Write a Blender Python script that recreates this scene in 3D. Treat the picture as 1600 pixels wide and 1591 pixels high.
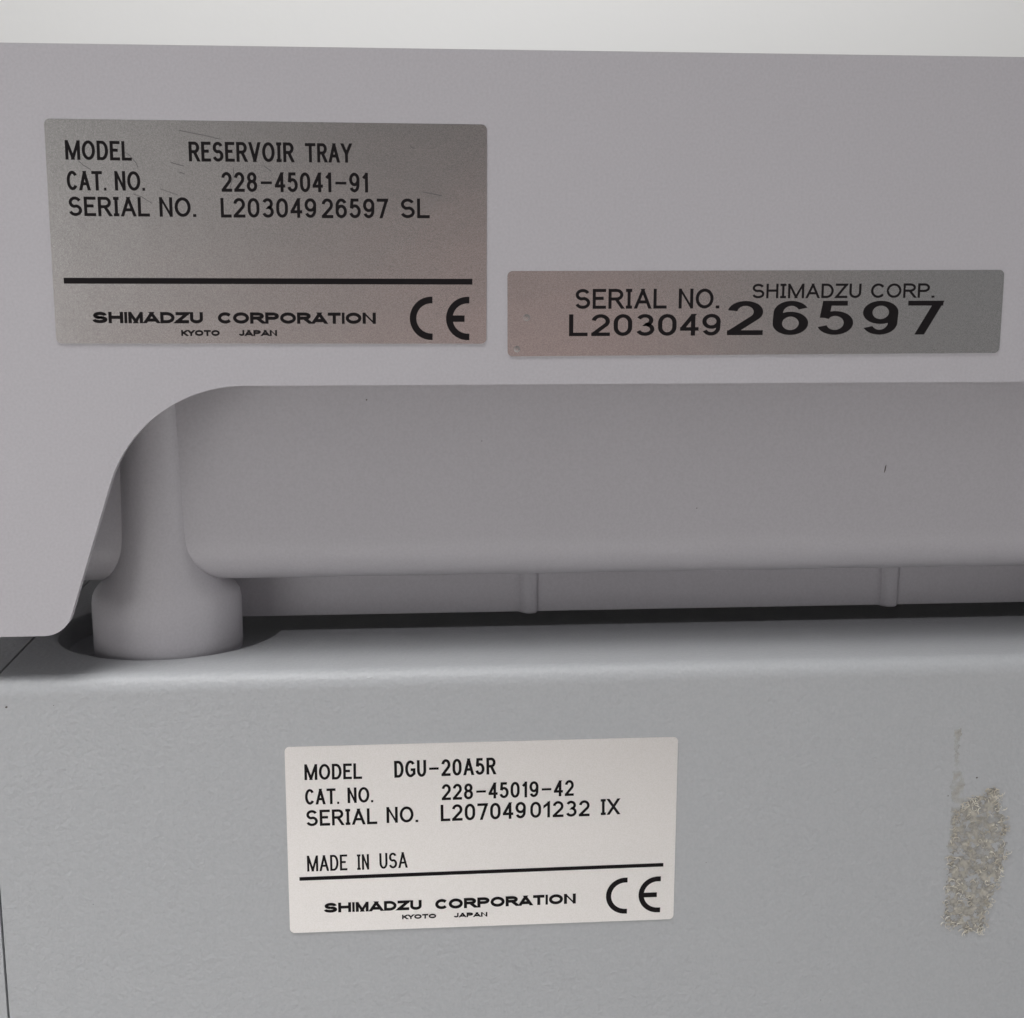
import bpy, bmesh, math, random
from math import sin, cos, pi, radians
from mathutils import Vector, Matrix, noise

for o in list(bpy.data.objects):
    bpy.data.objects.remove(o)
random.seed(7)
S = bpy.context.scene
COL = S.collection

# ------------------------------------------------------------------ camera
cam_d = bpy.data.cameras.new('camera')
cam = bpy.data.objects.new('camera', cam_d)
COL.objects.link(cam)
PITCH, YAW, ROLL = radians(10.62), radians(4.566), radians(0.117)
fw = Vector((sin(YAW)*cos(PITCH), cos(YAW)*cos(PITCH), -sin(PITCH)))
rt = Vector((cos(YAW), -sin(YAW), 0))
up = rt.cross(fw)
rt2 = cos(ROLL)*rt + sin(ROLL)*up
up2 = -sin(ROLL)*rt + cos(ROLL)*up
cam.matrix_world = Matrix(((rt2.x, up2.x, -fw.x, 0.018265),
                           (rt2.y, up2.y, -fw.y, -0.192852),
                           (rt2.z, up2.z, -fw.z, -0.003051),
                           (0, 0, 0, 1)))
cam_d.sensor_fit = 'HORIZONTAL'
cam_d.sensor_width = 36.0
cam_d.lens = 36.0*2100/1600
cam_d.clip_start = 0.005
cam_d.clip_end = 50
S.camera = cam

# ------------------------------------------------------------------ surroundings (a dim room behind the camera)
W = bpy.data.worlds.new('World')
S.world = W
W.use_nodes = True
nt = W.node_tree
nt.nodes.clear()
def nd(t, typ, **kw):
    n = t.nodes.new(typ)
    for k, v in kw.items():
        setattr(n, k, v)
    return n
out = nd(nt, 'ShaderNodeOutputWorld')
bg = nd(nt, 'ShaderNodeBackground')
tc = nd(nt, 'ShaderNodeTexCoord')
nrm = nd(nt, 'ShaderNodeVectorMath', operation='NORMALIZE')
sep = nd(nt, 'ShaderNodeSeparateXYZ')
mp = nd(nt, 'ShaderNodeMapRange')
mp.inputs[1].default_value = -1
mp.inputs[2].default_value = 1
rp = nd(nt, 'ShaderNodeValToRGB')
els = rp.color_ramp.elements
#         z of direction, colour
WORLD_RAMP = [(-1.0, (.22, .215, .21)), (-.62, (.31, .285, .27)), (-.36, (.365, .332, .322)),
              (-.16, (.27, .245, .24)), (-.05, (.235, .215, .21)), (.03, (.215, .205, .20)),
              (.12, (.19, .185, .185)), (.30, (.21, .21, .215)), (.55, (.33, .33, .335)), (1.0, (.36, .365, .37))]
els[0].position = (WORLD_RAMP[0][0]+1)/2
els[0].color = (*WORLD_RAMP[0][1], 1)
els[1].position = (WORLD_RAMP[-1][0]+1)/2
els[1].color = (*WORLD_RAMP[-1][1], 1)
for z, c in WORLD_RAMP[1:-1]:
    e = els.new((z+1)/2)
    e.color = (*c, 1)
nt.links.new(tc.outputs['Generated'], nrm.inputs[0])
nt.links.new(nrm.outputs[0], sep.inputs[0])
nt.links.new(sep.outputs['Z'], mp.inputs[0])
nt.links.new(mp.outputs[0], rp.inputs[0])
cur = rp.outputs[0]
def world_blob(az, el, inner, outer, colour, amount):
    """a soft patch of the room (a hand, a dark coat) in one direction, azimuth from straight behind the camera"""
    global cur
    a, e = radians(az), radians(el)
    d = nd(nt, 'ShaderNodeVectorMath', operation='DOT_PRODUCT')
    d.inputs[1].default_value = (sin(a)*cos(e), -cos(a)*cos(e), sin(e))
    nt.links.new(nrm.outputs[0], d.inputs[0])
    m = nd(nt, 'ShaderNodeMapRange', interpolation_type='SMOOTHSTEP')
    m.inputs[1].default_value = cos(radians(outer))
    m.inputs[2].default_value = cos(radians(inner))
    m.inputs[4].default_value = amount
    nt.links.new(d.outputs['Value'], m.inputs[0])
    x = nd(nt, 'ShaderNodeMix', data_type='RGBA')
    x.inputs[7].default_value = (*colour, 1)
    nt.links.new(m.outputs[0], x.inputs[0])
    nt.links.new(cur, x.inputs[6])
    cur = x.outputs[2]
world_blob(-17, 0, 2, 14, (.33, .325, .32), .9)     # lighter side of the room
world_blob(-8, -8, 2, 9, (.40, .315, .30), .9)      # forearm
world_blob(6, -6, 2, 9, (.43, .29, .27), .95)       # hand holding the phone
world_blob(28, -2, 6, 15, (.17, .175, .18), .9)     # greyer side of the room
world_blob(2, 9, 2, 10, (.10, .095, .095), .9)      # the phone itself
nt.links.new(cur, bg.inputs['Color'])
bg.inputs['Strength'].default_value = 1.0
nt.links.new(bg.outputs[0], out.inputs[0])

# ------------------------------------------------------------------ lamps and added fills
def area(name, loc, target, size, power, colour=(1, 1, 1), size_y=None):
    l = bpy.data.lights.new(name, 'AREA')
    l.shape = 'RECTANGLE'
    l.size = size
    l.size_y = size_y or size
    l.energy = power
    l.color = colour
    o = bpy.data.objects.new(name, l)
    COL.objects.link(o)
    o.location = loc
    o.rotation_euler = (Vector(target)-Vector(loc)).to_track_quat('-Z', 'Y').to_euler()
    return o
key = area('ceiling_lamp', (-.15, -.32, .735), (-.093, -.206, -.06), .4, .97, (1, .995, .99))
key.data.spread = radians(46)
low = area('low_left_fill', (-.515, -.637, -.17), (.0, 0, -.10), .4, .24, (1, .985, .98))  # fill added low on the left to brighten the tray's lower part
low.data.spread = radians(60)
low2 = area('low_right_fill', (.78, -.34, -.14), (.03, 0, -.08), .35, .16, (1, .98, .985))  # weak fill added low on the right for the cut-out edge and recess
low2.data.spread = radians(60)
area('wall_fill', (.05, .12, .50), (.06, .36, .1), .3, 2.4, (1, 1, .985))  # unseen fill added behind the tray to brighten the white wall

S.view_settings.view_transform = 'Standard'
S.view_settings.look = 'None'
S.view_settings.exposure = 0
S.view_settings.gamma = 1
S.view_settings.use_curve_mapping = False
S.render.engine = 'CYCLES'
S.render.resolution_x = 1024
S.render.resolution_y = 1018

# ------------------------------------------------------------------ materials
def material(name, colour, rough=.5, metal=0.0, bumps=(), spec=.5, vary=None):
    """bumps: (scale per metre, strength, distance in metres, detail); vary: (scale, second colour, low, high)"""
    m = bpy.data.materials.new(name)
    m.use_nodes = True
    t = m.node_tree
    b = t.nodes['Principled BSDF']
    b.inputs['Base Color'].default_value = (*colour, 1)
    b.inputs['Roughness'].default_value = rough
    b.inputs['Metallic'].default_value = metal
    b.inputs['Specular IOR Level'].default_value = spec
    c = nd(t, 'ShaderNodeTexCoord')
    last = None
    for sc, st, dist, det in bumps:
        n = nd(t, 'ShaderNodeTexNoise')
        n.inputs['Scale'].default_value = sc
        n.inputs['Detail'].default_value = det
        t.links.new(c.outputs['Object'], n.inputs['Vector'])
        u = nd(t, 'ShaderNodeBump')
        u.inputs['Strength'].default_value = st
        u.inputs['Distance'].default_value = dist
        t.links.new(n.outputs['Fac'], u.inputs['Height'])
        if last:
            t.links.new(last, u.inputs['Normal'])
        last = u.outputs[0]
    if last:
        t.links.new(last, b.inputs['Normal'])
    if vary:
        sc, col2, lo, hi = vary
        n = nd(t, 'ShaderNodeTexNoise')
        n.inputs['Scale'].default_value = sc
        n.inputs['Detail'].default_value = 4
        t.links.new(c.outputs['Object'], n.inputs['Vector'])
        r = nd(t, 'ShaderNodeMapRange')
        r.inputs[1].default_value = lo
        r.inputs[2].default_value = hi
        t.links.new(n.outputs['Fac'], r.inputs[0])
        x = nd(t, 'ShaderNodeMix', data_type='RGBA')
        x.inputs[6].default_value = (*colour, 1)
        x.inputs[7].default_value = (*col2, 1)
        t.links.new(r.outputs[0], x.inputs[0])
        t.links.new(x.outputs[2], b.inputs['Base Color'])
    return m

M_TRAY = material('pale_grey_moulded_plastic', (.505, .488, .516), .45,
                  bumps=((4200, .10, .00006, 2), (60, .05, .0008, 1)), vary=(2600, (.463, .448, .473), .35, .7))
M_CASE = material('textured_grey_paint', (.448, .456, .470), .48,
                  bumps=((1150, .6, .00026, 3), (3800, .12, .00006, 2)), vary=(2400, (.418, .428, .444), .35, .7))
M_FOIL = material('satin_silver_foil', (.76, .75, .74), .23, 1.0,
                  bumps=((6000, .16, .00004, 2), (70, .16, .0006, 3)), vary=(5200, (.62, .61, .60), .35, .7))
M_FOILB = material('silver_foil_lit', (.93, .90, .895), .30, 1.0,
                  bumps=((5200, .16, .00004, 2), (80, .10, .0005, 2)), vary=(5200, (.86, .835, .815), .35, .7))  # silver foil with the lower plate's brighter reflection put into its base colour
M_INK = material('black_ink', (.014, .012, .013), .7, spec=.06)
M_SCR = material('scuffed_foil', (.20, .19, .19), .5, .8)
M_WALL = material('matt_white_paint', (.82, .82, .815), .8, bumps=((300, .1, .0005, 2),))
M_TABLE = material('pale_bench_laminate', (.52, .51, .495), .55, vary=(40, (.48, .47, .455), .4, .6))
M_DIRT = material('brown_speck', (.10, .085, .075), .8)
M_GLUE = material('dried_glue_film', (.37, .352, .315), .7, bumps=((2200, .5, .0002, 4),),
                  vary=(700, (.52, .49, .43), .42, .62))
M_FIB = material('torn_paper_fibre', (.84, .80, .71), .8, vary=(420, (.50, .45, .37), .40, .60))
# the film is thin: paint shows through its worn patches
t = M_GLUE.node_tree
c = nd(t, 'ShaderNodeTexCoord')
n = nd(t, 'ShaderNodeTexNoise')
n.inputs['Scale'].default_value = 1000
n.inputs['Detail'].default_value = 4
r = nd(t, 'ShaderNodeMapRange')
r.inputs[1].default_value = .36
r.inputs[2].default_value = .60
r.inputs[3].default_value = .25
r.inputs[4].default_value = .95
t.links.new(c.outputs['Object'], n.inputs['Vector'])
t.links.new(n.outputs['Fac'], r.inputs[0])
t.links.new(r.outputs[0], t.nodes['Principled BSDF'].inputs['Alpha'])
# thin smeared glue: patchy, the paint shows through
M_SMEAR = material('thin_glue_smear', (.52, .475, .37), .6, bumps=((2600, .15, .0001, 3),))
t = M_SMEAR.node_tree
b = t.nodes['Principled BSDF']
c = nd(t, 'ShaderNodeTexCoord')
n = nd(t, 'ShaderNodeTexNoise')
n.inputs['Scale'].default_value = 700
n.inputs['Detail'].default_value = 5
r = nd(t, 'ShaderNodeMapRange')
r.inputs[1].default_value = .38
r.inputs[2].default_value = .72
r.inputs[4].default_value = .42
t.links.new(c.outputs['Object'], n.inputs['Vector'])
t.links.new(n.outputs['Fac'], r.inputs[0])
t.links.new(r.outputs[0], b.inputs['Alpha'])

# ------------------------------------------------------------------ object helpers
def link_mesh(name, bm, mat, parent=None, smooth=None):
    me = bpy.data.meshes.new(name)
    bmesh.ops.recalc_face_normals(bm, faces=bm.faces[:])
    bm.to_mesh(me)
    bm.free()
    me.materials.append(mat)
    o = bpy.data.objects.new(name, me)
    COL.objects.link(o)
    if parent:
        o.parent = parent
    if smooth:
        for p in me.polygons:
            p.use_smooth = True
        me.set_sharp_from_angle(angle=radians(smooth))
    return o
def thing(name, label, cat, loc=(0, 0, 0)):
    o = bpy.data.objects.new(name, None)
    o.empty_display_size = .02
    COL.objects.link(o)
    o.location = loc
    o['label'] = label
    o['category'] = cat
    return o
def prism(pts, axis, lo, hi):
    """closed outline extruded along an axis: axis 'x' -> pts are (y,z); axis 'y' -> pts are (x,z)"""
    bm = bmesh.new()
    def v(p, d):
        return bm.verts.new((d, p[0], p[1]) if axis == 'x' else (p[0], d, p[1]))
    a = [v(p, lo) for p in pts]
    b = [v(p, hi) for p in pts]
    n = len(pts)
    for i in range(n):
        bm.faces.new((a[i], a[(i+1) % n], b[(i+1) % n], b[i]))
    bm.faces.new(a)
    bm.faces.new(b[::-1])
    return bm
def box(bm, x0, x1, y0, y1, z0, z1):
    r = bmesh.ops.create_cube(bm, size=1)['verts']
    for w in r:
        w.co = Vector((x0+(w.co.x+.5)*(x1-x0), y0+(w.co.y+.5)*(y1-y0), z0+(w.co.z+.5)*(z1-z0)))
    return r
def lathe(profile, cx, cy, seg=96, cap=True):
    bm = bmesh.new()
    rings = []
    for r, z in profile:
        rings.append([bm.verts.new((cx+r*cos(2*pi*i/seg), cy+r*sin(2*pi*i/seg), z)) for i in range(seg)])
    for a, b in zip(rings, rings[1:]):
        for i in range(seg):
            bm.faces.new((a[i], a[(i+1) % seg], b[(i+1) % seg], b[i]))
    if cap:
        bm.faces.new(rings[0])
        bm.faces.new(rings[-1][::-1])
    return bm
def arc(cx, cy, rx, ry, a0, a1, n=12):
    return [(cx+rx*cos(radians(a0+(a1-a0)*i/n)), cy+ry*sin(radians(a0+(a1-a0)*i/n))) for i in range(n+1)]
def fillet(p0, p1, p2, r, n=14):
    """round the corner p1 of an outline"""
    p0, p1, p2 = Vector(p0), Vector(p1), Vector(p2)
    d0, d2 = (p0-p1).normalized(), (p2-p1).normalized()
    ang = d0.angle(d2)
    tl = r/math.tan(ang/2)
    c = p1+(d0+d2).normalized()*(r/sin(ang/2))
    a, b = p1+d0*tl-c, p1+d2*tl-c
    a0 = math.atan2(a.y, a.x)
    a1 = math.atan2(b.y, b.x)
    while a1-a0 > pi:
        a1 -= 2*pi
    while a1-a0 < -pi:
        a1 += 2*pi
    return [(c.x+r*cos(a0+(a1-a0)*i/n), c.y+r*sin(a0+(a1-a0)*i/n)) for i in range(n+1)]
def bevel_all(bm, w, seg=3, ang=30):
    es = [e for e in bm.edges if len(e.link_faces) == 2 and e.calc_face_angle(0) > radians(ang)]
    bmesh.ops.bevel(bm, geom=es, offset=w, segments=seg, profile=.5, affect='EDGES', clamp_overlap=True)
def tube(bm, pts, r, seg=6):
    pts = [Vector(p) for p in pts]
    rings = []
    for i, p in enumerate(pts):
        d = (pts[min(i+1, len(pts)-1)]-pts[max(i-1, 0)]).normalized()
        s = d.orthogonal().normalized()
        q = d.cross(s)
        rr = r*(.45 if i in (0, len(pts)-1) else 1)
        rings.append([bm.verts.new(p+rr*(cos(2*pi*k/seg)*s+sin(2*pi*k/seg)*q)) for k in range(seg)])
    for a, b in zip(rings, rings[1:]):
        for k in range(seg):
            bm.faces.new((a[k], a[(k+1) % seg], b[(k+1) % seg], b[k]))
    bm.faces.new(rings[0][::-1])
    bm.faces.new(rings[-1])

mm = .001
# ------------------------------------------------------------------ setting
wall = link_mesh('wall', prism([(-2.2, -1.2), (2.2, -1.2), (2.2, 1.6), (-2.2, 1.6)], 'y', .34, .40), M_WALL)
wall['label'] = 'plain bright white wall behind the grey tray'
wall['category'] = 'wall'
bm = bmesh.new()
box(bm, -1.2, 1.3, -.75, .335, -.225, -.19)
table = link_mesh('table', bm, M_TABLE)
table['kind'] = 'structure'

# ------------------------------------------------------------------ lower housing
ZT, YF = -64.1, 1.434
X0, X1 = -64.0, 200.0
housing = thing('instrument_housing', 'textured grey metal instrument housing under the tray, with one bright nameplate and torn glue residue',
                'housing', (.068, .07, -.19))
HO = Vector(housing.location)
def local(bm, origin):
    bmesh.ops.translate(bm, verts=bm.verts[:], vec=-Vector(origin))
    return bm
FR = 2.6
prof = [(YF, -186.0), (YF, ZT-FR-.3)] + arc(YF+FR, ZT-FR, FR, FR, 180, 90, 14) + [(YF+FR+.3, ZT), (150.0, ZT), (150.0, -186.0)]
def case_piece(xa, xb, seam_a=None, seam_b=None):
    bm = bmesh.new()
    def sx(p, base, seam):
        if seam is None:
            return base
        tt = min(max((p[0]-YF)/FR, 0), 1)       # the seam leans a little between front and top
        return seam[0]+(seam[1]-seam[0])*tt
    a = [bm.verts.new((sx(p, xa, seam_a)*mm, p[0]*mm, p[1]*mm)) for p in prof]
    b = [bm.verts.new((sx(p, xb, seam_b)*mm, p[0]*mm, p[1]*mm)) for p in prof]
    n = len(prof)
    for i in range(n):
        bm.faces.new((a[i], a[(i+1) % n], b[(i+1) % n], b[i]))
    bm.faces.new(a)
    bm.faces.new(b[::-1])
    return bm
bm = case_piece(0, X1, seam_a=(-43.55, -42.25))
cover = link_mesh('front_cover', local(bm, HO), M_CASE, housing)
# round pockets for the feet, their lips softly rounded
FX, FY, PR, PD = -21.1, 28.5, 18.05, 3.2
FX2 = 157.0
cut = bmesh.new()
for fx in (FX, FX2):
    pr = [(PR-1.2, ZT-PD)] + [(PR-.35+.35*0, ZT-PD+.8)] + \
         [(PR+.9-.9*cos(radians(a)), ZT-.9+.9*sin(radians(a))) for a in (0, 15, 30, 45, 60, 75, 88)] + [(PR+1.2, ZT+2)]
    l = lathe([(r*mm, z*mm) for r, z in pr], fx*mm, FY*mm, 128)
    me = bpy.data.meshes.new('tmp')
    l.to_mesh(me)
    l.free()
    cut.from_mesh(me)
    bpy.data.meshes.remove(me)
# the top drops behind the front ledge into a shallow well that the pockets open into
WY = 25.7
w_prof = [(WY, ZT-PD)] + [(WY-.5*(1-cos(radians(a))), ZT-.5+.5*sin(radians(a))) for a in (0, 22, 45, 67, 88)] + [(WY-.5, ZT+2), (142, ZT+2), (142, ZT-PD)]
wp = prism([(y*mm, z*mm) for y, z in w_prof], 'x', FX*mm, FX2*mm)
wo = link_mesh('well_cutter', local(wp, HO), M_CASE, housing)
cutter = link_mesh('cutter', local(cut, HO), M_CASE, housing)
mod = cover.modifiers.new('pockets', 'BOOLEAN')
mod.operation = 'DIFFERENCE'
mod.solver = 'EXACT'
mod.object = cutter
mod = cover.modifiers.new('well', 'BOOLEAN')
mod.operation = 'DIFFERENCE'
mod.solver = 'EXACT'
mod.object = wo
bpy.context.view_layer.update()
dg = bpy.context.evaluated_depsgraph_get()
me = bpy.data.meshes.new_from_object(cover.evaluated_get(dg))
cover.modifiers.clear()
cover.data = me
bpy.data.objects.remove(cutter)
bpy.data.objects.remove(wo)
for p in me.polygons:
    p.use_smooth = True
me.set_sharp_from_angle(angle=radians(35))
side = link_mesh('side_panel', local(case_piece(X0, 0, seam_b=(-43.92, -42.62)), HO), M_CASE, housing, smooth=35)
side['label'] = 'narrow grey side panel left of the dark seam'
for fx in (-50, 186):
    for fy in (18, 132):
        bm = bmesh.new()
        l = box(bm, (fx-7)*mm, (fx+7)*mm, (fy-7)*mm, (fy+7)*mm, -.19, -.1859)
        link_mesh('base_foot', local(bm, HO), M_DIRT, housing)

# ------------------------------------------------------------------ tray
tray = thing('reservoir_tray', 'pale grey plastic tray resting on the housing, with a cut-out apron and two silver nameplates',
             'tray', (.068, .07, -.0668))
TO = Vector(tray.location)
SL = .338
def slant(z):
    return -23.8+(z+35.0)*SL
TB, TT, CT = -57.2, 24.98, -21.08
MX = 136.0                                        # mirror: x -> MX - x
pL = [(-62.0, TT), (-62.0, TB)]
corner = fillet((-62, TB), (slant(TB), TB), (slant(CT), CT), 4.2, 10)
arch = fillet((slant(TB), TB), (slant(CT), CT), (60, CT), 20.3, 26)
left = pL + corner + arch
right = [(MX-x, z) for x, z in reversed(left)]
bm = prism([(x*mm, z*mm) for x, z in left+right], 'y', 0, 1.8*mm)
bevel_all(bm, .5*mm, 4, 40)
apron = link_mesh('front_apron', local(bm, TO), M_TRAY, tray, smooth=40)

# basin: rim web, leaning front wall, rounded lower edge, floor
wy, zb, rb = 13.0, -53.75, 7.6
o_prof = [(1.6, 24.5), (1.6, 22.6), (12.1, 22.6), (12.5, 22.2), (12.51, 21.8), (wy-.006, zb+rb+.35), (wy, zb+rb)] + \
         arc(wy+rb, zb+rb, rb, rb, 180, 270, 16)[1:] + [(150, zb), (150, 24.5), (147.8, 24.5), (147.8, zb+2.2)] + \
         arc(wy+rb, zb+rb, rb-2.2, rb-2.2, 270, 180, 10) + [(14.4, 24.5)]
bm = prism([(y*mm, z*mm) for y, z in o_prof], 'x', -56*mm, 192*mm)
box(bm, -58.2*mm, -56*mm, 1.6*mm, 150*mm, zb*mm, 24.5*mm)
box(bm, 192*mm, 194.2*mm, 1.6*mm, 150*mm, zb*mm, 24.5*mm)
link_mesh('basin', local(bm, TO), M_TRAY, tray, smooth=30)
# skirt under the basin
SKY, SKZ = 28.6, -62.55
bm = bmesh.new()
box(bm, -14*mm, 150*mm, SKY*mm, (SKY+2)*mm, SKZ*mm, (zb+.9)*mm)
bevel_all(bm, .2*mm, 2, 40)
link_mesh('skirt', local(bm, TO), M_TRAY, tray, smooth=40)
for rx in (38.9, 101.9, 145.0):
    h = 1.35
    pr = [(rx-h-.5, SKY+.3), (rx-h, SKY-.15), (rx-h+.5, SKY-.75), (rx-.2, SKY-.95), (rx+h-.45, SKY-.85), (rx+h, SKY-.4), (rx+h+.1, SKY+.3)]
    bm = bmesh.new()
    zs = [(zb+.8, 1), (SKZ+.2, 1), (SKZ-.12, .9), (SKZ-.28, .6)]
    rings = []
    for z, k in zs:
        rings.append([bm.verts.new(((rx+(x-rx)*k)*mm, (SKY+.3+(y-SKY-.3)*k)*mm, z*mm)) for x, y in pr])
    for a, b in zip(rings, rings[1:]):
        for i in range(len(pr)):
            bm.faces.new((a[i], a[(i+1) % len(pr)], b[(i+1) % len(pr)], b[i]))
    bm.faces.new(rings[0])
    bm.faces.new(rings[-1][::-1])
    link_mesh('rib', local(bm, TO), M_TRAY, tray, smooth=50)
# feet: a slim pillar on the wall flaring into a round foot that sits in its pocket
def foot(fx, front):
    """round foot whose sides slope in to a slim stem on the wall; the front stays straight"""
    prof = [(9.2, ZT-PD+.01), (10.3, ZT-PD+.2), (11.2, ZT-PD+.75), (11.7, ZT-PD+1.6), (11.8, ZT-PD+2.6), (11.8, -57.6), (11.6, -56.4),
            (11.15, -55.5), (10.5, -54.7), (9.7, -53.9), (8.9, -53.0), (8.1, -52.1), (7.4, -51.0), (6.8, -49.6), (6.3, -47.6), (5.95, -45), (5.75, -41),
            (5.6, -36), (5.3, -30), (5.05, -24), (4.9, -18)]
    seg = 96
    bm = bmesh.new()
    rings = []
    for r, z in prof:
        cy = front+11.8 if z < -57.6 else front+r
        rings.append([bm.verts.new(((fx+r*cos(2*pi*i/seg))*mm, (cy+r*sin(2*pi*i/seg))*mm, z*mm)) for i in range(seg)])
    for a, b in zip(rings, rings[1:]):
        for i in range(seg):
            bm.faces.new((a[i], a[(i+1) % seg], b[(i+1) % seg], b[i]))
    bm.faces.new(rings[0])
    bm.faces.new(rings[-1][::-1])
    return link_mesh('foot', local(bm, TO), M_TRAY, tray, smooth=60)
foot(FX+.55, 10.65)
foot(FX2, 10.65)
def speck(x, y, z, a, l, w, th, parent, origin):
    """a small flake standing th proud of an upright surface"""
    bm = bmesh.new()
    d = Vector((cos(radians(a)), 0, sin(radians(a))))
    q = Vector((-d.z, 0, d.x))
    o = Vector((x, y, z))
    rim = [o+(d*l*cos(t)+q*w*sin(t))*random.uniform(.75, 1.1) for t in [i*pi/5 for i in range(10)]]
    a_ = [bm.verts.new(v*mm) for v in rim]
    c_ = bm.verts.new((o-Vector((0, th, 0)))*mm)
    for i in range(10):
        bm.faces.new((a_[i], a_[(i+1) % 10], c_))
    return link_mesh('dirt_speck', local(bm, origin), M_DIRT, parent)
def wall_y(z):
    return 12.5+(22.2-z)/(22.2-zb-rb)*.5
for x, z, a, l, w in ((94.2, -36.0, 80, .8, .13), (12.4, -24.5, 40, .16, .11), (30.0, -31.0, 0, .1, .08), (64, -42, 0, .1, .1)):
    speck(x, wall_y(z)-.005, z, a, l, w, .05, tray, TO)

# ------------------------------------------------------------------ lettering: strokes of a drafting face, each word drawn at its own place
def G():
    A = arc
    O = [A(.5, .5, .5, .5, 90, 450, 40)]
    zero = [A(.5, .62, .5, .38, 0, 180, 16)+A(.5, .38, .5, .38, 180, 360, 16)+[(1, .62)]]
    six = [A(.5, .315, .5, .315, 90, 450, 32), A(.52, .66, .5, .34, 28, 172, 18)+[(.0, .33)]]
    nine = [[(1-x, 1-y) for x, y in s] for s in six]
    return {
     'A': [[(0, 0), (.5, 1)], [(1, 0), (.5, 1)], [(.17, .31), (.83, .31)]],
     'C': [A(.53, .5, .53, .5, 38, 322, 30)],
     'D': [[(0, 0), (0, 1)], [(0, 1), (.42, 1)]+A(.42, .5, .58, .5, 90, -90, 22)[1:]+[(0, 0)]],
     'E': [[(0, 0), (0, 1)], [(0, 1), (1, 1)], [(0, .53), (.92, .53)], [(0, 0), (1, 0)]],
     'G': [A(.52, .5, .52, .5, 40, 300, 28)+[(1, .16), (1, .44)], [(.55, .44), (1, .44)]],
     'H': [[(0, 0), (0, 1)], [(1, 0), (1, 1)], [(0, .53), (1, .53)]],
     'I': [[(.5, 0), (.5, 1)], [(0, 1), (1, 1)], [(0, 0), (1, 0)]],
     'J': [[(1, 1), (1, .3)]+A(.5, .3, .5, .3, 0, -180, 14)[1:]],
     'K': [[(0, 0), (0, 1)], [(1, 1), (0, .36)], [(.34, .58), (1, 0)]],
     'L': [[(0, 1), (0, 0)], [(0, 0), (1, 0)]],
     'M': [[(0, 0), (0, 1)], [(1, 0), (1, 1)], [(.02, 1), (.5, 0)], [(.98, 1), (.5, 0)]],
     'N': [[(0, 0), (0, 1)], [(1, 0), (1, 1)], [(0, 1), (1, 0)]],
     'O': O,
     'P': [[(0, 0), (0, 1)], [(0, 1), (.55, 1)]+A(.55, .735, .45, .265, 90, -90, 16)[1:]+[(0, .47)]],
     'R': [[(0, 0), (0, 1)], [(0, 1), (.55, 1)]+A(.55, .745, .43, .255, 90, -90, 16)[1:]+[(0, .49)], [(.52, .49), (1, 0)]],
     'S': [A(.5, .745, .46, .255, 22, 255, 20)+A(.5, .265, .5, .265, 75, -162, 20)],
     'T': [[(.5, 0), (.5, 1)], [(0, 1), (1, 1)]],
     'U': [[(0, 1), (0, .36)]+A(.5, .36, .5, .36, 180, 360, 20)[1:]+[(1, 1)]],
     'V': [[(0, 1), (.5, 0)], [(1, 1), (.5, 0)]],
     'X': [[(0, 1), (1, 0)], [(1, 1), (0, 0)]],
     'Y': [[(0, 1), (.5, .44)], [(1, 1), (.5, .44)], [(.5, .48), (.5, 0)]],
     'Z': [[(0, 1), (1, 1)], [(1, 1), (0, 0)], [(0, 0), (1, 0)]],
     '0': zero, 'o': O,
     '1': [[(1, 0), (1, 1)], [(1, .97), (0, .76)]],
     '2': [A(.5, .71, .49, .29, 172, -38, 20)+[(.0, .02)], [(0, 0), (1, 0)]],
     '3': [A(.48, .755, .44, .245, 158, -80, 18)+A(.5, .265, .5, .265, 80, -160, 20)],
     '4': [[(.74, 1), (0, .29)], [(0, .27), (1, .27)], [(.76, 0), (.76, 1)]],
     '5': [[(.14, 1), (.94, 1)], [(.16, 1), (.07, .5)], [(.07, .5)]+A(.48, .325, .52, .325, 130, -160, 24)],
     '6': six, '9': nine,
     '7': [[(0, 1), (1, 1)], [(.98, 1), (.36, 0)]],
     '8': [A(.5, .765, .43, .235, 90, 450, 28), A(.5, .27, .5, .27, 90, 450, 28)],
     '-': [[(0, .46), (1, .46)]],
     '.': [[(0, 0), (1, 0)]],
    }
GL = G()
GE = dict(GL)                                     # extended logotype: low crossbars, nearly closed S
GE['A'] = [[(0, 0), (.5, 1)], [(1, 0), (.5, 1)], [(.1, .2), (.9, .2)]]
GE['S'] = [arc(.52, .75, .44, .25, 0, 270, 20)+arc(.5, .25, .5, .25, 90, -180, 20)]
GE['I'] = [[(.5, 0), (.5, 1)]]
WN = dict(M=128, O=113, D=97, E=86, L=86, S=97, R=97, I=46, A=107, N=92, C=105, T=102, V=105, Y=105, U=95, G=106, H=95, Z=95,
          P=92, K=95, X=108, J=70)
WE = dict(S=115, H=113, I=22, M=112, A=116, D=110, Z=102, U=100, C=110, O=125, R=110, P=108, T=102, N=106, K=92, Y=96, J=80)
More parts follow.
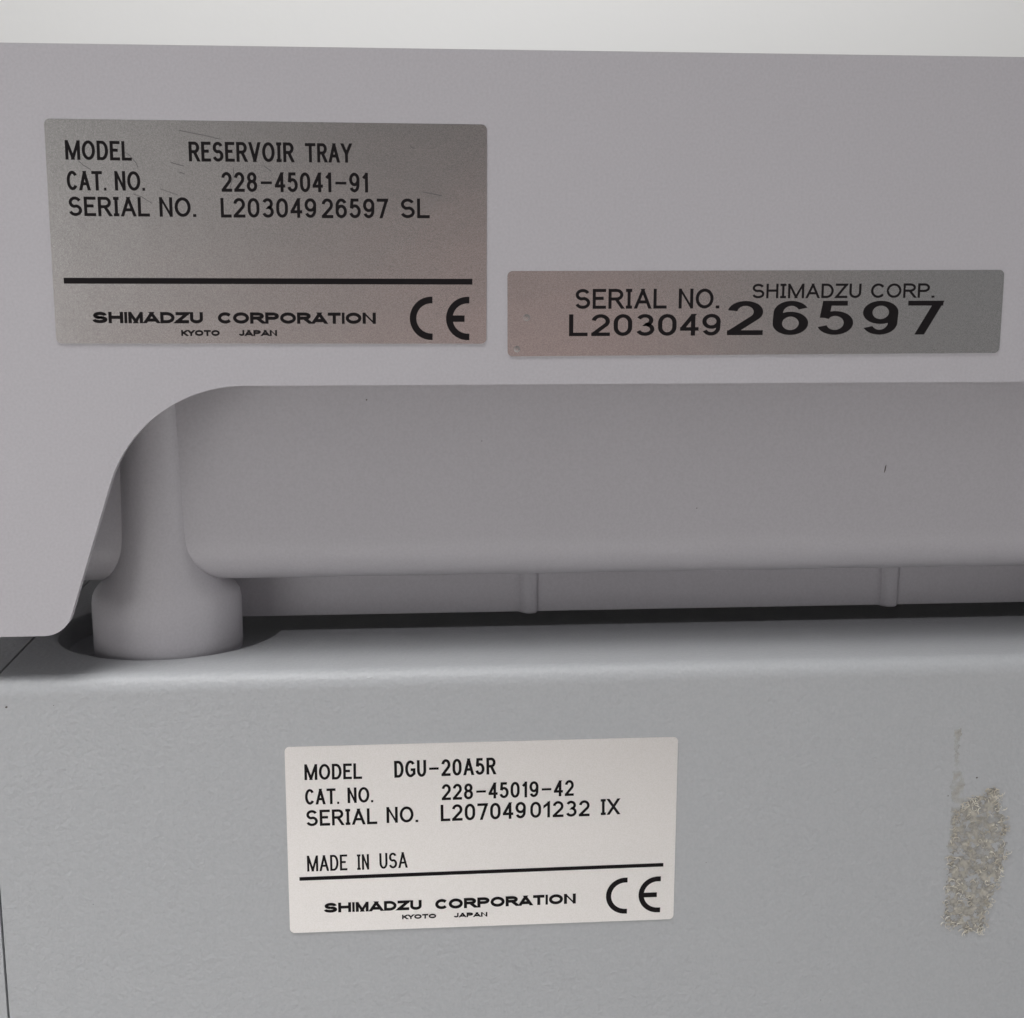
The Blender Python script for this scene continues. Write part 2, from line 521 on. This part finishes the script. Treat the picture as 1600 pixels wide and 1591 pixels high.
def ribbon(pts, p, a, cut=True):
    """flat stroke of width p along pts; ends on the box edge are cut flush with it"""
    P = []
    for q in pts:
        q = Vector(q)
        if not P or (q-P[-1]).length > 1e-5:
            P.append(q)
    closed = (P[0]-P[-1]).length < 1e-4
    if closed:
        P.pop()
    n = len(P)
    L, R = [], []
    for i in range(n):
        if closed:
            d0, d1 = (P[i]-P[i-1]).normalized(), (P[(i+1) % n]-P[i]).normalized()
        else:
            d0 = (P[i]-P[i-1]).normalized() if i else (P[1]-P[0]).normalized()
            d1 = (P[i+1]-P[i]).normalized() if i < n-1 else d0
        m = (d0+d1)
        m = m.normalized() if m.length > 1e-6 else d0
        nn = Vector((-m.y, m.x))
        k = 1/max(nn.dot(Vector((-d0.y, d0.x))), .5)
        L.append(P[i]+nn*p/2*k)
        R.append(P[i]-nn*p/2*k)
    if not closed and cut:
        for i, d in ((0, P[0]-P[1]), (n-1, P[-1]-P[-2])):
            d = d.normalized()
            yb = 0 if P[i].y < p*.52 else (1 if P[i].y > 1-p*.52 else None)
            xb = 0 if P[i].x < p*.52 else (a if P[i].x > a-p*.52 else None)
            if yb is not None and abs(d.y) > .38:
                for arr in (L, R):
                    arr[i] = arr[i]+d*((yb-arr[i].y)/d.y)
            elif xb is not None and abs(d.x) > .75:
                for arr in (L, R):
                    arr[i] = arr[i]+d*((xb-arr[i].x)/d.x)
    if cut == 'clamp':
        for arr in (L, R):
            for q in (arr[0], arr[-1]):
                q.x = min(max(q.x, 0), a)
    return L, R, closed
INK_N = .16*mm                                     # ink height above the surface the plate is stuck to
def write(bm, text, x0, y0, x1, y1, h, style, level):
    """x0,y0 .. x1,y1: baseline in millimetres on the plate"""
    ext = style == 'e'
    cells = []
    for ch in text:
        if style == 'e':
            w, g = WE[ch], 9
        elif style == 'w':
            w, g = 135, 27
        elif style == 'b':
            w, g = 233, 63
        elif ch == '.':
            w, g = 22, 17
        elif ch == '1':
            w, g = 58, 24
        elif ch in '0123456789':
            w, g = 95, 20
        elif ch == '-':
            w, g = 128, 13
        else:
            w, g = WN[ch], 16
        if text == 'SERIAL' and ch == 'I':
            w = 40
        cells.append((ch, w, g))
    tot = sum(w+g for _, w, g in cells)-cells[-1][2]
    d = Vector((x1-x0, y1-y0))
    run = d.length
    dx = d.normalized()
    dy = Vector((-dx.y, dx.x))
    sc = run/tot
    pos = 0.0
    for ch, w, g in cells:
        Wm = w*sc
        if style == 'b':
            p, a = .142, .54
        elif style == 'w':
            p, a = .16, .70
        elif ext:
            p, a = (.285, Wm/h) if h > 1.2 else (.31, Wm/h)
        else:
            p, a = (.128 if text in ('MADE', 'IN', 'USA') else .157), Wm/h
        if ch == '.':
            a = max(a, p*1.25)
            strokes = [[(0, .145/2), (a, .145/2)]]
            pw = .145
            raw = True
        else:
            strokes = (GE if ext else GL)[ch]
            pw = p
            raw = False
            if ch == 'I' and ext:
                a = max(a, p*1.02)
            if ch == '-':
                pw = p*.86
        for s in strokes:
            s2 = s if raw else [(p/2+u*max(a-p, 0), p/2+v*(1-p)) for u, v in s]
            L, R, closed = ribbon(s2, pw, a, 'clamp' if ch in 'NM' else True)
            level[0] += 1
            nz = -(INK_N+(level[0] % 11)*.003*mm)
            def V(q):
                e = Vector((x0, y0))+dx*(pos+q.x*Wm/a)+dy*(q.y*h)
                return bm.verts.new((e.x*mm, nz, e.y*mm))
            lv, rv = [V(q) for q in L], [V(q) for q in R]
            n = len(lv)
            for i in range(n if closed else n-1):
                j = (i+1) % n
                bm.faces.new((lv[i], rv[i], rv[j], lv[j]))
        pos += w*sc+g*sc
RUNS = [
    ('A','MODEL',-27.408,9.756,-18.560,9.702,2.574,'n'),
    ('A','RESERVOIR',-10.870,9.694,3.379,9.741,2.635,'n'),
    ('A','TRAY',4.928,9.749,11.312,9.777,2.567,'n'),
    ('A','CAT.',-27.404,5.707,-22.158,5.697,2.577,'n'),
    ('A','NO.',-20.988,5.716,-16.965,5.720,2.593,'n'),
    ('A','228-45041-91',-6.590,5.681,13.486,5.783,2.652,'n'),
    ('A','SERIAL',-27.350,2.252,-16.449,2.262,2.604,'n'),
    ('A','NO.',-15.123,2.255,-10.168,2.260,2.626,'n'),
    ('A','L203049',-6.802,2.209,6.297,2.270,2.644,'n'),
    ('A','26597',7.038,2.241,16.240,2.288,2.668,'n'),
    ('A','SL',17.952,2.328,22.018,2.343,2.671,'n'),
    ('A','SHIMADZU',-24.932,-12.311,-9.769,-12.317,1.563,'e'),
    ('A','CORPORATION',-7.699,-12.340,14.326,-12.343,1.574,'e'),
    ('A','KYOTO',-12.839,-14.068,-7.527,-14.062,0.820,'e'),
    ('A','JAPAN',-4.862,-14.059,0.441,-14.052,0.823,'e'),
    ('B','SERIAL',-26.654,0.669,-13.425,0.658,2.810,'n'),
    ('B','NO.',-11.682,0.659,-5.745,0.652,2.817,'n'),
    ('B','L203049',-27.512,-3.199,-5.478,-3.227,3.102,'w'),
    ('B','SHIMADZU',-0.984,2.067,15.100,2.053,2.068,'n'),
    ('B','CORP.',16.566,2.057,26.043,2.050,2.073,'n'),
    ('B','26597',-4.510,-3.187,27.443,-3.270,4.884,'b'),
    ('C','MODEL',-27.133,9.806,-18.472,9.743,2.513,'n'),
    ('C','DGU-20A5R',-13.590,9.774,1.861,9.896,2.700,'n'),
    ('C','CAT.',-27.130,5.837,-22.012,5.832,2.520,'n'),
    ('C','NO.',-20.723,5.915,-16.853,5.929,2.495,'n'),
    ('C','228-45019-42',-6.418,5.936,13.915,6.037,2.581,'n'),
    ('C','SERIAL',-27.055,2.367,-16.288,2.389,2.588,'n'),
    ('C','NO.',-14.872,2.499,-10.052,2.509,2.589,'n'),
    ('C','L207049',-6.591,2.501,6.514,2.601,2.690,'n'),
    ('C','01232',7.188,2.611,16.407,2.629,2.620,'n'),
    ('C','IX',18.155,2.721,21.068,2.775,2.620,'n'),
    ('C','MADE',-27.099,-5.021,-20.982,-5.019,2.591,'n'),
    ('C','IN',-19.485,-5.020,-17.652,-5.011,2.535,'n'),
    ('C','USA',-16.053,-4.973,-11.766,-4.925,2.580,'n'),
    ('C','SHIMADZU',-24.717,-11.941,-9.669,-11.966,1.617,'e'),
    ('C','CORPORATION',-7.554,-12.015,14.422,-11.854,1.681,'e'),
    ('C','KYOTO',-12.722,-13.477,-7.437,-13.480,0.751,'e'),
    ('C','JAPAN',-4.687,-13.501,0.540,-13.511,0.753,'e'),
]
def plate(parent, w, h, cu, cv, y, rot, mat, label, rad=.75, th=.14):
    bm = bmesh.new()
    pts = []
    for cx, cz, a in ((w/2-rad, h/2-rad, 0), (-w/2+rad, h/2-rad, 90), (-w/2+rad, -h/2+rad, 180), (w/2-rad, -h/2+rad, 270)):
        pts += arc(cx, cz, rad, rad, a, a+90, 6)
    bm = prism([(x*mm, z*mm) for x, z in pts], 'y', -th*mm, .05*mm)
    es = [e for e in bm.edges if all(v.co.y < 0 for v in e.verts) and e.calc_face_angle(0) > .5]
    bmesh.ops.bevel(bm, geom=es, offset=.06*mm, segments=2, profile=.5, affect='EDGES')
    o = link_mesh('nameplate', bm, mat, parent, smooth=40)
    o.location = Vector((cu*mm, y*mm, cv*mm))-Vector(parent.location)
    o.rotation_euler = (0, -rot, 0)
    o['label'] = label
    return o
def strip(bm, pts, w, n):
    """flat mark of width w (mm) along pts, n above the plate's back"""
    L, R, c = ribbon([Vector(p) for p in pts], w, 1, False)
    lv = [bm.verts.new((q.x*mm, -n, q.y*mm)) for q in L]
    rv = [bm.verts.new((q.x*mm, -n, q.y*mm)) for q in R]
    for i in range(len(lv)-1):
        bm.faces.new((lv[i], rv[i], rv[i+1], lv[i+1]))
def lines(key, plate_o):
    """every printed line of one plate is its own part"""
    rows = {}
    for k, tx, x0, y0, x1, y1, h, st in RUNS:
        if k == key:
            if key == 'B':
                name = 'printed_number' if tx in ('26597', 'L203049') else 'printed_line'
            else:
                name = 'maker_name' if st == 'e' else 'printed_line'
            rows.setdefault((name, round(y0/1.2)), []).append((tx, x0, y0, x1, y1, h, st))
    for (name, _), rr in rows.items():
        bm = bmesh.new()
        lev = [0]
        for a in rr:
            write(bm, *a, lev)
        link_mesh(name, bm, M_INK, plate_o)
def ce(plate_o, boxes, bar, th):
    bm = bmesh.new()
    for i, (xl, zt, xr, zb_) in enumerate(boxes):
        H = zt-zb_
        r = H/2-th/2
        cz = (zt+zb_)/2
        rx = min(r, xr-xl-th/2)
        cx = xl+th/2+rx
        pts = [(xr, cz+r)] + arc(cx, cz, rx, r, 90, 270, 30) + [(xr, cz-r)]
        strip(bm, pts, th, INK_N)
    (bx0, bz), (bx1, _) = bar
    strip(bm, [(bx0, bz), (bx1, bz)], th*.97, INK_N+.002*mm)
    link_mesh('conformity_mark', bm, M_INK, plate_o)

plA = plate(tray, 60.0, 30.25, 0, 0, 0, -.0037, M_FOIL, 'larger silver nameplate with four printed lines, upper left on the tray apron')
lines('A', plA)
bm = bmesh.new()
strip(bm, [(-28.54, -6.5), (27.99, -6.4)], .80, INK_N)
link_mesh('divider_line', bm, M_INK, plA)
ce(plA, [(19.112, -8.51, 22.333, -14.606), (24.248, -8.511, 27.559, -14.619)], ((24.6, -11.58), (26.88, -11.58)), .93)
SCR = [[(-25.78, 9.66), (-25.13, 9.07), (-24.14, 8.49)], [(-19.65, 10.91), (-18.82, 10.41), (-18.01, 9.4), (-17.78, 8.81)],
       [(-13.35, 9.54), (-11.56, 9.05)], [(-12.28, 8.27), (-11.51, 8.02)], [(-14.97, 6.02), (-12.58, 5.19)],
       [(-18.62, 5.3), (-17.43, 4.88), (-16.09, 4.04)], [(-4.89, 8.95), (-4.93, 7.84), (-5.61, 5.68)], [(-.79, 9.25), (.24, 8.49)],
       [(-12.07, 13.79), (-8.64, 13.16), (-6.5, 12.68)], [(19.28, 12.14), (19.99, 11.72)], [(21.01, 5.93), (23.69, 5.43)]]
bm = bmesh.new()
for s in SCR:
    strip(bm, s, random.uniform(.07, .13), INK_N-.008*mm)
link_mesh('scratch_marks', bm, M_SCR, plA)

plB = plate(tray, 72.7, 12.05, 69.3, -10.9, 0, .0034, M_FOIL, 'long narrow silver serial number plate with a large wide number')
lines('B', plB)
for x, z, r in ((-33.6, -.54, .55), (-35.0, -4.99, .5)):
    l = lathe([(r*mm, 0), (r*.8*mm, .015*mm), (r*.5*mm, .034*mm), (r*.15*mm, .042*mm)], 0, 0, 20)
    bmesh.ops.rotate(l, verts=l.verts[:], cent=(0, 0, 0), matrix=Matrix.Rotation(radians(90), 3, 'X'))
    bmesh.ops.translate(l, verts=l.verts[:], vec=(x*mm, -.135*mm, z*mm))
    link_mesh('raised_bump', l, M_FOIL, plB, smooth=60)

plC = plate(housing, 60.0, 30.25, 29.5, -90.7, YF, -.0003, M_FOILB, 'bright silver nameplate on the housing front, printed MADE IN USA')
lines('C', plC)
bm = bmesh.new()
strip(bm, [(-28.32, -6.2), (28.17, -5.86)], .60, INK_N)
link_mesh('divider_line', bm, M_INK, plC)
ce(plC, [(19.18, -7.81, 22.55, -13.88), (24.34, -7.79, 27.83, -13.86)], ((24.6, -10.86), (27.25, -10.86)), .82)

# ------------------------------------------------------------------ torn label residue on the housing front
OUT = [(109.99, -85.56), (111.07, -86.03), (111.07, -87.53), (112.08, -89.94), (112.75, -91.91), (112.55, -93.53), (113.06, -96.28),
       (112.77, -99.56), (111.9, -102.28), (110.92, -105.01), (110.26, -107.76), (110.38, -109.44), (109.68, -110.2), (107.54, -110.0),
       (106.08, -108.94), (103.71, -108.29), (103.69, -106.4), (103.87, -102.53), (104.01, -98.15), (104.12, -94.88), (104.22, -91.63),
       (104.59, -89.26), (105.6, -88.65), (106.25, -87.38), (107.57, -86.88), (109.13, -86.72)]
SM = [(103.59, -75.4), (104.54, -75.64), (104.16, -77.73), (104.33, -81.98), (105.58, -83.61), (105.44, -86.28), (105.6, -88.63), (104.8, -91.63),
      (104.2, -97), (103.5, -97), (103.72, -88.59), (103.29, -85.15), (103.71, -81.96), (103.57, -78.24), (103.26, -76.65)]
def inside(p, poly):
    x, y = p
    r = False
    for i in range(len(poly)):
        (xa, ya), (xb, yb) = poly[i], poly[i-1]
        if (ya > y) != (yb > y) and x < (xb-xa)*(y-ya)/(yb-ya)+xa:
            r = not r
    return r
def film(poly, cell, lift, ragged, rough, holes):
    bm = bmesh.new()
    xs = [p[0] for p in poly]
    zs = [p[1] for p in poly]
    nx, nz = int((max(xs)-min(xs))/cell)+3, int((max(zs)-min(zs))/cell)+3
    vs = {}
    def vert(i, j):
        if (i, j) not in vs:
            x, z = min(xs)-cell+i*cell, min(zs)-cell+j*cell
            hgt = lift+rough*max(0, noise.fractal(Vector((x*1.7, z*1.7, 3)), 1, 2, 4)+.45)
            jx = cell*.35*noise.noise(Vector((x*9, z*9, 7)))
            jz = cell*.35*noise.noise(Vector((x*9, z*9, 17)))
            vs[i, j] = bm.verts.new(((x+jx)*mm, (YF-hgt)*mm, (z+jz)*mm))
        return vs[i, j]
    for i in range(nx):
        for j in range(nz):
            x, z = min(xs)-cell/2+i*cell, min(zs)-cell/2+j*cell
            wx = x+ragged*noise.fractal(Vector((x*1.3, z*1.3, 0)), 1, 2, 4)
            wz = z+ragged*noise.fractal(Vector((x*1.3, z*1.3, 9)), 1, 2, 4)
            if not inside((wx, wz), poly):
                continue
            if holes is not None and noise.fractal(Vector((x*.75, z*.75, 31)), 1, 2, 3) > holes:
                continue
            bm.faces.new((vert(i, j), vert(i+1, j), vert(i+1, j+1), vert(i, j+1)))
    return bm
glue = link_mesh('glue_residue', local(film(OUT, .13, .02, .9, .10, .40), HO), M_GLUE, housing, smooth=180)
glue['label'] = 'beige patch of torn paper and glue'
link_mesh('glue_smear', local(film(SM, .2, .012, .3, .01, None), HO), M_SMEAR, housing)
bm = bmesh.new()
k = 0
edge = [(Vector(OUT[i]), Vector(OUT[(i+1) % len(OUT)])) for i in range(len(OUT))]
while k < 330:
    if k % 5 < 3:                                  # more curls along the torn edges
        a, b_ = random.choice(edge)
        q = a.lerp(b_, random.random())
        x, z = q.x+random.gauss(0, .2), q.y+random.gauss(0, .2)
        ang = math.atan2(b_.y-a.y, b_.x-a.x)+random.gauss(0, .35)
    else:
        x, z = random.uniform(103.5, 113), random.uniform(-110, -85.5)
        ang = random.uniform(0, 2*pi)
        if not inside((x, z), OUT) or noise.noise(Vector((x*.6, z*.6, 5))) < .0:
            continue
    k += 1
    pts = []
    crumb = random.random() < .38                   # short crusty crumbs, and fewer long curls
    curl = random.choice((-1, 1))*random.uniform(.2, .6) if crumb else random.choice((-1, 1))*random.uniform(.7, 1.6)
    nst = random.randint(2, 4) if crumb else random.randint(5, 9)
    hgt = random.uniform(.06, .16)
    for i in range(nst):
        pts.append((x*mm, (YF-hgt-.05*sin(i/nst*pi))*mm, z*mm))
        ang += curl*.5+random.gauss(0, .25)
        st = random.uniform(.14, .26)
        x += cos(ang)*st
        z += sin(ang)*st
    tube(bm, pts, (random.uniform(.04, .085) if crumb else random.uniform(.03, .062))*mm, 6)
fib = link_mesh('paper_fibres', local(bm, HO), M_FIB, housing, smooth=180)
fib['kind'] = 'stuff'
# little dirt spots on the painted front
for x, z, r in ((-40.8, -68.3, .2), (-34, -68.2, .08), (107.5, -83.7, .18), (103.0, -86.6, .12), (64.5, -96.5, .07), (-30, -100, .07), (84, -121, .09)):
    speck(x, YF-.004, z, 0, r, r*.8, .03, housing, HO)
